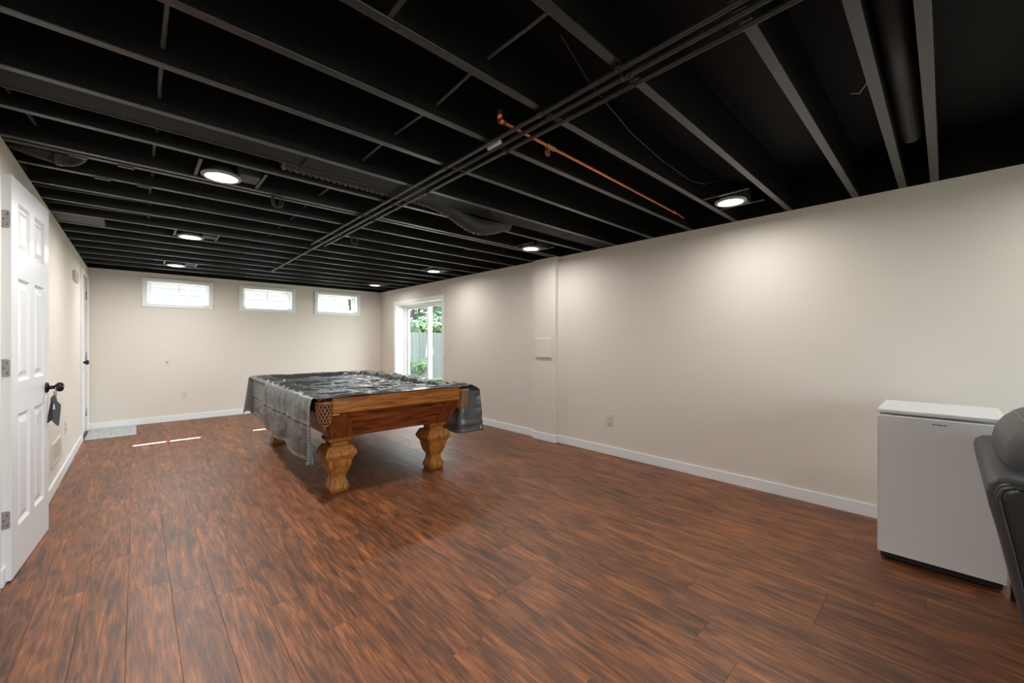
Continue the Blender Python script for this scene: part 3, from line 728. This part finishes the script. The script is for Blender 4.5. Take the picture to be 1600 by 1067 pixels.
# ------------------------------------------------------------------ vinyl cover over the table (geometry in world, rotated with the table)
cv = thing('table_cover', 'wrinkled black vinyl cover draped over the pool table', 'cover', (1.68, 4.37, 0))
EX0, EX1 = TX0-.035, TX1+.012
DL, DR, DF = .47, .52, .36
def top_z(x, y):
    ins = min(x-TX0, TX1-x, y-TY0, TY1-y)
    z = .787-.046*sstep(.085, .155, ins)
    return z
def pnoise(x, y, s, q): return noise.noise((x*s, y*s, q))
def ridge(d, w): return math.exp(-(d/w)**2)
def cover_point(a, b):
    """a: metres of cloth across (negative beyond the left edge), b: metres along from the near edge"""
    W = EX1-EX0; Lg = TY1+.02-(TY0-.012)
    y = TY0-.012+min(b, Lg); q = max(0, b-Lg)
    pl = max(0, -a); pr_ = max(0, a-W)
    x = EX0+min(max(a, 0), W)
    drop = 0; ox = oy = 0
    if q == 0 and pl == 0 and pr_ == 0:
        z = top_z(x, y)
        rim = sstep(.10, 0, min(x-EX0, EX1-x)); 
        wr_ = .009*pnoise(x, y, 3.2, 1)+.007*pnoise(x*.6, y*2.4, 4.5, 2)+.003*pnoise(x, y, 12, 3)
        for q_, (sx_, sy_, am) in enumerate(((2.6, 1.5, .007), (1.7, 4.2, .008), (5.5, 3.1, .004))):
            c_ = noise.noise((x*sx_+.6*noise.noise((x*3, y*3, 40+q_)), y*sy_, 20+q_)); wr_ += am*max(0, 1-abs(c_)*6.5)
        # pleats that run across and diagonally
        wr_ += .020*ridge(y-4.72-.10*(x-1.0), .022)*sstep(1.95, 1.25, x)
        wr_ += .014*ridge(y-4.30-.30*(x-1.1), .020)*sstep(2.0, 1.3, x)
        wr_ += .010*ridge(y-3.62-.10*math.sin(x*4), .018)
        for k, yy in enumerate((3.9, 4.15, 4.45, 4.8, 5.15, 5.4)):      # gathers fanning from the right rail
            wr_ += .009*ridge(y-yy+(1.9-x)*(.15+.12*k), .022)*sstep(1.55, 2.15, x)
        for k, xx in enumerate((1.35, 1.78, 2.1)): wr_ += .004*ridge(x-xx, .008)       # packing creases
        for k, yy in enumerate((3.35, 4.0, 5.0)): wr_ += .004*ridge(y-yy, .008)
        edge = sstep(0, .06, y-TY0+.012)
        z += wr_*(.35+.65*edge)+.006*(1-edge)*(pnoise(x, 0, 7, 5)-.3)
        # gathers spilling over the left edge
        g = sstep(.22, 0, x-EX0)*sstep(4.75, 4.5, y)
        z += g*.008*(math.sin(y*31+2.5*pnoise(0, y, 2, 7)))
        z -= (1-edge)*.010
        if min(x-TX0, TX1-x, y-TY0, TY1-y) < .125: z = max(z, RZ1+.0035)
        z -= .03*sstep(.05, 0, x-EX0)*0 
        return (x, y, z)
    # hanging parts
    def bend(p, r=.035):
        """rounded shoulder: returns outward, drop"""
        if p < r*PI/2:
            t = p/r; return r*math.sin(t), r*(1-math.cos(t))
        return r, r+(p-r*PI/2)
    zt = top_z(min(max(x, TX0), TX1), min(max(y, TY0), TY1))
    if q == 0:
        side = -1 if pl > 0 else 1; p = pl if pl > 0 else pr_
        o, drop = bend(p)
        fr_ = min(1, drop/.42)
        if side < 0:
            near = sstep(4.755, 4.70, y)
            o -= .030*(1-near)*sstep(0, .06, drop)             # the farther half hangs further in behind a pleat
            o += near*.010*sstep(0, .1, drop)
            o += .016*fr_*math.sin(y*9.0+1.2)*near + .010*sstep(.02, .10, drop)*math.sin(y*31+2.5*pnoise(0, y, 2, 7)+drop*3)*near*(1-.6*fr_)
            o += .012*fr_*pnoise(y, drop, 5, 11)+.014*fr_*math.sin(y*6+4)*(1-near)
            o += .007*pnoise(y*1.4, drop*1.2, 9, 31)+.0035*pnoise(y*1.5, drop, 26, 32)
            o += .006*ridge(drop-.20-.02*(y-4), .008)-.004*ridge(drop-.215-.02*(y-4), .006)
            e = sstep(.24, 0, y-TY0)                        # end flap swings towards the corner
            o += e*(.035*math.sin((y-TY0)*34+.6)*fr_)
            sl = .055*sstep(3.9, 3.2, y)
            drop *= 1+ .04*near + sl*.9
            zz = zt-drop
            return (x-o, y-.04*e*fr_, zz)
        else:
            o += .012*fr_*math.sin(y*8)+.010*fr_*pnoise(y, drop, 5, 13)-.02*fr_
            fl = sstep(.24, .02, y-TY0)*sstep(-.02, .10, drop)
            t = max(0, .24-(y-TY0))
            yy = y+fl*(t*.80)
            xx = x+o+fl*(t*1.15+.02)*(.78+.22*fr_)-.035*sstep(.45, .22, y-TY0)*fr_
            xx += .008*fl*pnoise(y, drop, 14, 15)
            yy += .010*fl*pnoise(drop*2, y, 9, 16)
            return (xx, yy-.05*fl*fr_, zt-drop*(1-.06*sstep(.3, .6, y-TY0)))
    if pl == 0 and pr_ == 0:
        o, drop = bend(q)
        return (x, y+o+.014*min(1, drop/.3)*math.sin(x*9), zt-drop)
    # corner cones
    side = -1 if pl > 0 else 1; p = pl if pl > 0 else pr_
    R = math.hypot(p, q); ang = math.atan2(q, p)
    o, drop = bend(R)
    k = min(p, q)
    out = o+.20*k
    d2 = drop*(.86+.05*math.cos(4*ang))
    return (x+side*math.cos(ang)*out, y+math.sin(ang)*out, zt-d2)
W_ = EX1-EX0; Lg_ = TY1+.02-(TY0-.012)
va = np.concatenate([np.linspace(-DL, 0, 56)[:-1], np.linspace(0, W_, 120)[:-1], np.linspace(W_, W_+DR, 56)])
vb_ = np.concatenate([np.linspace(0, Lg_, 230)[:-1], np.linspace(Lg_, Lg_+DF, 30)])
cmb = MB(); V = []; F = []
for b in vb_:
    for a in va: V.append(cover_point(float(a), float(b)))
na = len(va)
for j in range(len(vb_)-1):
    for i in range(na-1): F.append((j*na+i, j*na+i+1, (j+1)*na+i+1, (j+1)*na+i))
cmb.add(V, F, True)
sheet = cmb.build('cover_sheet', M['cover'], cv)
so = sheet.modifiers.new('solid', 'SOLIDIFY'); so.thickness = .002; so.offset = 1
# hem stitching: two dashed pale lines round the hem
st = MB()
for off in (.014, .026):
    for b in np.arange(0.02, Lg_+DF-.02, .022):
        p, q = [Vector(cover_point(-DL+off, float(bb))) for bb in (b, b+.015)]
        n_ = Vector((-.0025, 0, 0)); st.tube([p+n_, q+n_], .0013, 4, caps=False)
    for b in np.arange(0.02, Lg_*.5, .022):
        p, q = [Vector(cover_point(W_+DR-off, float(bb))) for bb in (b, b+.015)]
        n_ = Vector((0, -.003, 0)); st.tube([p+n_, q+n_], .0013, 4, caps=False)
    for a in np.arange(-DL+.02, -.05, .022):
        p, q = [Vector(cover_point(float(aa), off)) for aa in (a, a+.015)]
        n_ = Vector((-.0025, 0, 0)); st.tube([p+n_, q+n_], .0013, 4, caps=False)
so_ = st.build('hem_stitching', M['stitch'], cv); so_['kind'] = 'stuff'
gp = cover_point(W_+DR-.03, .03)
MB().lathe([(.004, 0), (.011, -.001), (.011, -.004), (.004, -.004)], (gp[0], gp[1]-.004, gp[2]), 'y', 14).build('grommet', M['pale'], cv)
cv.rotation_euler.z = ROT

# ------------------------------------------------------------------ white freezer against the right wall
fz = thing('mini_freezer', 'white upright mini freezer with pale grey door against the right wall', 'freezer', (3.24, .03, 0))
FX0, FX1, FY0, FY1, FZ = 3.0, 3.50, -.20, .257, .83
B(FX0+.05, FX1, FY0, FY1, .03, FZ-.022).build('cabinet', M['white_app'], fz, .006)
B(FX0+.004, FX1+.004, FY0-.002, FY1+.002, FZ-.020, FZ).build('top_lid', M['white_app'], fz, .005)
dr = B(FX0, FX0+.045, FY0, FY1, .050, FZ-.030).build('door', M['grey_app'], fz, .006)
B(FX0+.045, FX0+.052, FY0+.012, FY1-.012, .07, FZ-.05).build('door_gasket', M['pale'], fz)
B(FX0-.001, FX0+.004, FY0+.002, FY1-.002, .050, .054).build('bottom_edge_trim', M['white_app'], dr)
B(FX0-.0012, FX0+.002, FY1-.005, FY1-.0005, .056, FZ-.036).build('side_edge_trim', M['white_app'], dr)
B(FX0-.0008, FX0+.002, FY0+.01, FY1-.01, FZ-.072, FZ-.066).build('handle_groove', M['grey_app'], dr)
badge = MB()
for k in range(8):
    hgt = .006 if k % 3 == 0 else .0038
    badge.box(FX0-.0012, FX0+.001, .040-k*.0068, .0452-k*.0068, FZ-.060, FZ-.060+hgt)
badge.build('badge', M['slot'], dr)
B(FX0+.03, FX1-.01, FY0+.012, FY1-.012, .012, .05).build('base_plinth', M['blackp'], fz)
for yy in (FY0+.04, FY1-.04):
    for xx in (FX0+.07, FX1-.05):
        MB().lathe([(.016, 0), (.016, .008), (.009, .012), (.009, .03)], (xx, yy, 0), 'z', 12).build('foot', M['blackp'], fz)

# ------------------------------------------------------------------ black leather armchair at the right edge
ac = thing('leather_armchair', 'black leather armchair seen from behind at the right edge', 'armchair', (2.5, -.5, 0))
AX0, AX1 = 2.05, 2.99
def prof_loft(xs, prof, ins=None):
    """extrude a yz profile along x with rounded ends (inset scaling at the ends)"""
    c = (sum(p[0] for p in prof)/len(prof), sum(p[1] for p in prof)/len(prof)); rings = []
    for x_, k in xs: rings.append([(x_, c[0]+(p[0]-c[0])*k, c[1]+(p[1]-c[1])*k) for p in prof])
    return MB().loft(rings, True, True)
# leaning rear shell of the back
bprof = [(-.232, .09), (-.205, .20), (-.172, .38), (-.142, .55), (-.118, .66), (-.112, .705), (-.118, .735), (-.137, .752), (-.165, .757), (-.215, .752), (-.24, .70), (-.26, .50), (-.29, .28), (-.30, .09)]
# outer side panels: arm with sloping front
bprof = [(a+.020, b) for a, b in bprof]
prof_loft([(AX0+.012, .985), (AX0+.02, 1), (AX1-.05, 1), (AX1-.02, .99), (AX1, .95)], bprof).build('back_shell', M['leather_back'], ac, .01, 3)
aprof = [(-.226, .085), (-.168, .38), (-.138, .56), (-.118, .665), (-.113, .70), (-.122, .728), (-.145, .742), (-.21, .738), (-.33, .665), (-.50, .615), (-.80, .60), (-.96, .585), (-1.0, .54), (-1.0, .10), (-.97, .085)]
for xs in ([(AX0-.030, .96), (AX0-.018, .99), (AX0, 1), (AX0+.13, 1), (AX0+.155, .98)], [(AX1-.155, .98), (AX1-.13, 1), (AX1-.03, 1), (AX1-.01, .97)]):
    prof_loft(xs, aprof).build('arm', M['leather'], ac, .008, 3)
# double piping along the panel's rear and top edge
for dx, s in ((-.022, .992), (-.002, 1.004)):
    c = (-.45, .40)
    pts = [(AX0+dx, c[0]+(p[0]-c[0])*s, c[1]+(p[1]-c[1])*s) for p in aprof[:11]]
    # subdivide for smoothness
    P_ = []
    for p, q in zip(pts[:-1], pts[1:]):
        for k in range(4): P_.append(tuple(p[i]+(q[i]-p[i])*k/4 for i in range(3)))
    MB().tube(P_, .0065, 8).build('piping', M['piping'], ac)
# wrinkled gathers on the side panel
for k, (yy, zz, ln) in enumerate(((-.20, .60, .10), (-.22, .54, .12), (-.21, .47, .10), (-.24, .40, .12))):
    MB().tube([(AX0-.026, yy+.03, zz-.012), (AX0-.034, yy-.02, zz+.006), (AX0-.034, yy-.06, zz+.016), (AX0-.026, yy-.05-ln, zz+.02)], [.002, .012, .012, .002], 8).build('gather', M['leather'], ac)
# plump head pillow
pr2 = []
for k in range(20):
    a = 2*PI*k/20; pr2.append((-.285+.135*math.cos(a)*(1+.08*math.cos(2*a)), .785+.150*math.sin(a)))
xs = [(AX0+.16, .55), (AX0+.175, .80), (AX0+.21, .95), (AX0+.27, 1.0), (2.5, 1.03), (AX1-.22, 1.0), (AX1-.14, .95), (AX1-.10, .84), (AX1-.075, .60)]
prof_loft(xs, pr2).build('head_pillow', M['leather_back'], ac)
MB().tube([(AX0+.27+k*.06, -.285+.139*math.cos(.9), .785+.154*math.sin(.9)) for k in range(8)], .004, 6).build('pillow_seam', M['piping'], ac)
B(AX0+.15, AX1-.15, -.95, -.30, .27, .46).build('seat_cushion', M['leather'], ac, .05, 4)
B(AX0+.14, AX1-.14, -.44, -.30, .44, .74).build('back_cushion', M['leather'], ac, .05, 4)
B(AX0+.02, AX1-.02, -.97, -.25, .10, .27).build('base', M['leather'], ac, .01)
for xx in (AX0+.06, AX1+.008):
    for yy in (-.236, -.92):
        f_ = MB().lathe([(.030, 0), (.030, .055), (.033, .058), (.033, .095)], (xx-.02, yy, 0), 'z', 18).build('foot', M['blackp'], ac)
        MB().lathe([(.0335, .060), (.0345, .064), (.0345, .105), (.0335, .11)], (xx-.02, yy, 0), 'z', 18).build('foot_collar', M['chrome'], f_)

# ------------------------------------------------------------------ outdoors
gnd = struct(B(-12, 30, YB+WTB, 34, -.20, -.12).build('ground', M['grass']))
gnd2 = struct(B(XR+WT, 30, -4, YB+WTB, -.20, -.12).build('ground', M['grass']))
struct(B(-6, 12, -16, YF-.14, -.20, -.12).build('ground', M['grass']))
struct(B(-.5, 4.5, -6, YF-.14, -.12, -.04).build('patio_slab', M['concrete']))
struct(B(XR+WT, XR+WT+2.6, 4.6, 8.3, -.12, -.04).build('patio_slab', M['concrete']))
# neighbour's house with lap siding, seen through the high windows
hs = thing('neighbour_house', 'pale grey house with lap siding seen through the high windows', 'house', (1.0, 13, -.1))
HX0, HX1, HY = -4.0, 3.72, 11.2
B(HX0, HX1, HY+.03, HY+6, -.1, 3.3).build('house_wall', M['siding'], hs)
for k in range(26):
    z = .2+k*.125
    mb = MB(); mb.add([(HX0, HY, z), (HX1, HY, z), (HX1, HY+.03, z+.128), (HX0, HY+.03, z+.128), (HX0, HY+.03, z), (HX1, HY+.03, z)], [(0, 1, 2, 3), (0, 4, 5, 1), (0, 3, 4), (1, 5, 2)])
    mb.build('siding_board', M['siding'], hs)
B(HX1-.06, HX1+.02, HY-.02, HY+.08, -.1, 3.3).build('corner_trim', M['white'], hs)
mb = MB(); mb.loft([[(HX0-.3, HY-.3, 3.25), (HX0-.3, HY+6.3, 3.25), (HX0-.3, HY+3, 5.0)], [(HX1+.3, HY-.3, 3.25), (HX1+.3, HY+6.3, 3.25), (HX1+.3, HY+3, 5.0)]])
mb.build('roof', M['blackp'], hs)
# wooden privacy fence
fn = thing('wood_fence', 'grey weathered board fence in the yard beyond the patio door', 'fence', (8, 13, -.12))
bm0 = MB().box(0, .135, 0, .02, -.12, 1.50)
bm0.add([(0, 0, 1.50), (.135, 0, 1.50), (.135, .02, 1.50), (0, .02, 1.50), (.03, 0, 1.54), (.105, 0, 1.54), (.105, .02, 1.54), (.03, .02, 1.54)], [(0, 1, 5, 4), (2, 3, 7, 6), (1, 2, 6, 5), (3, 0, 4, 7), (4, 5, 6, 7)])
fb = None
for k in range(46):
    if fb is None:
        o = bm0.build('fence_board', M['fence'], fn); fb = o.data; b0_ = Vector(o.location)
    else:
        o = bpy.data.objects.new('fence_board', fb); COL.objects.link(o); o.parent = fn
    o.location = (4.6+k*.146, 13.0+rng.uniform(-.006, .006), rng.uniform(-.015, .015))
for z in (.2, 1.2):
    B(4.6, 11.3, 13.022, 13.06, z, z+.08).build('fence_rail', M['fence'], fn)
# trees and shrubs beyond the fence
def tree(name, label, x, y, h, rad, zc_, n, m, seed, trunk=True, ls=.11, cat='tree'):
    t = thing(name, label, cat, (x, y, -.12))
    r_ = random.Random(seed); mb = MB()
    blobs = [(r_.gauss(0, rad*.45), r_.gauss(0, rad*.45), r_.uniform(-.8, .8)*h*.5, r_.uniform(.35, .6)*rad) for _ in range(16)]
    for _ in range(n):
        bx_, by_, bz_, br = r_.choice(blobs)
        d = Vector((r_.gauss(0, 1), r_.gauss(0, 1), r_.gauss(0, 1))).normalized()*br*r_.uniform(.6, 1.05)
        p = Vector((x+bx_, y+by_, zc_+bz_))+d
        u = Vector((r_.gauss(0, 1), r_.gauss(0, 1), r_.gauss(0, .6))).normalized(); v_ = u.orthogonal().normalized()
        s_ = ls*r_.uniform(.6, 1.3)
        mb.add([p-u*s_, p-v_*s_*.42+u*.0, p+u*s_, p+v_*s_*.42], [(0, 1, 2, 3)])
    fo = mb.build('foliage', m, t); fo['kind'] = 'stuff'
    if trunk:
        MB().tube([(x, y, -.12), (x+.05, y, zc_*.4), (x-.04, y+.05, zc_), (x, y, zc_+h*.4)], [.13, .10, .06, .02], 9).build('trunk', M['bark'], t)
        for bx_, by_, bz_, br in blobs[:7]:
            MB().tube([(x, y, zc_*.6), (x+bx_*.6, y+by_*.6, zc_+bz_*.5), (x+bx_, y+by_, zc_+bz_)], [.045, .025, .008], 6).build('branch', M['bark'], t)
    return t
tree('leafy_tree', 'big green tree far beyond the fence, seen in the left pane', 10.2, 18.2, 5.0, 1.9, 3.0, 9000, M['leaf'], 1, True, .15)
tree('leafy_tree', 'bright green bushy tree close behind the fence, seen in the right pane', 9.0, 14.2, .9, .80, 1.65, 4200, M['leaf2'], 2)
tree('leafy_tree', 'tall pale green tree standing farthest back in the yard', 14.6, 23.0, 3.5, 1.7, 5.2, 1800, M['leaf'], 3)
tree('garden_shrub', 'yellow green shrub growing in front of the fence', 7.0, 12.4, .5, .35, .25, 900, M['leaf2'], 4, False, .06, 'shrub')
tree('slender_tree', 'slender twiggy tree outside the right hand high window', 5.35, 13.6, 1.2, .9, 2.75, 520, M['leaf'], 5, True, .07)
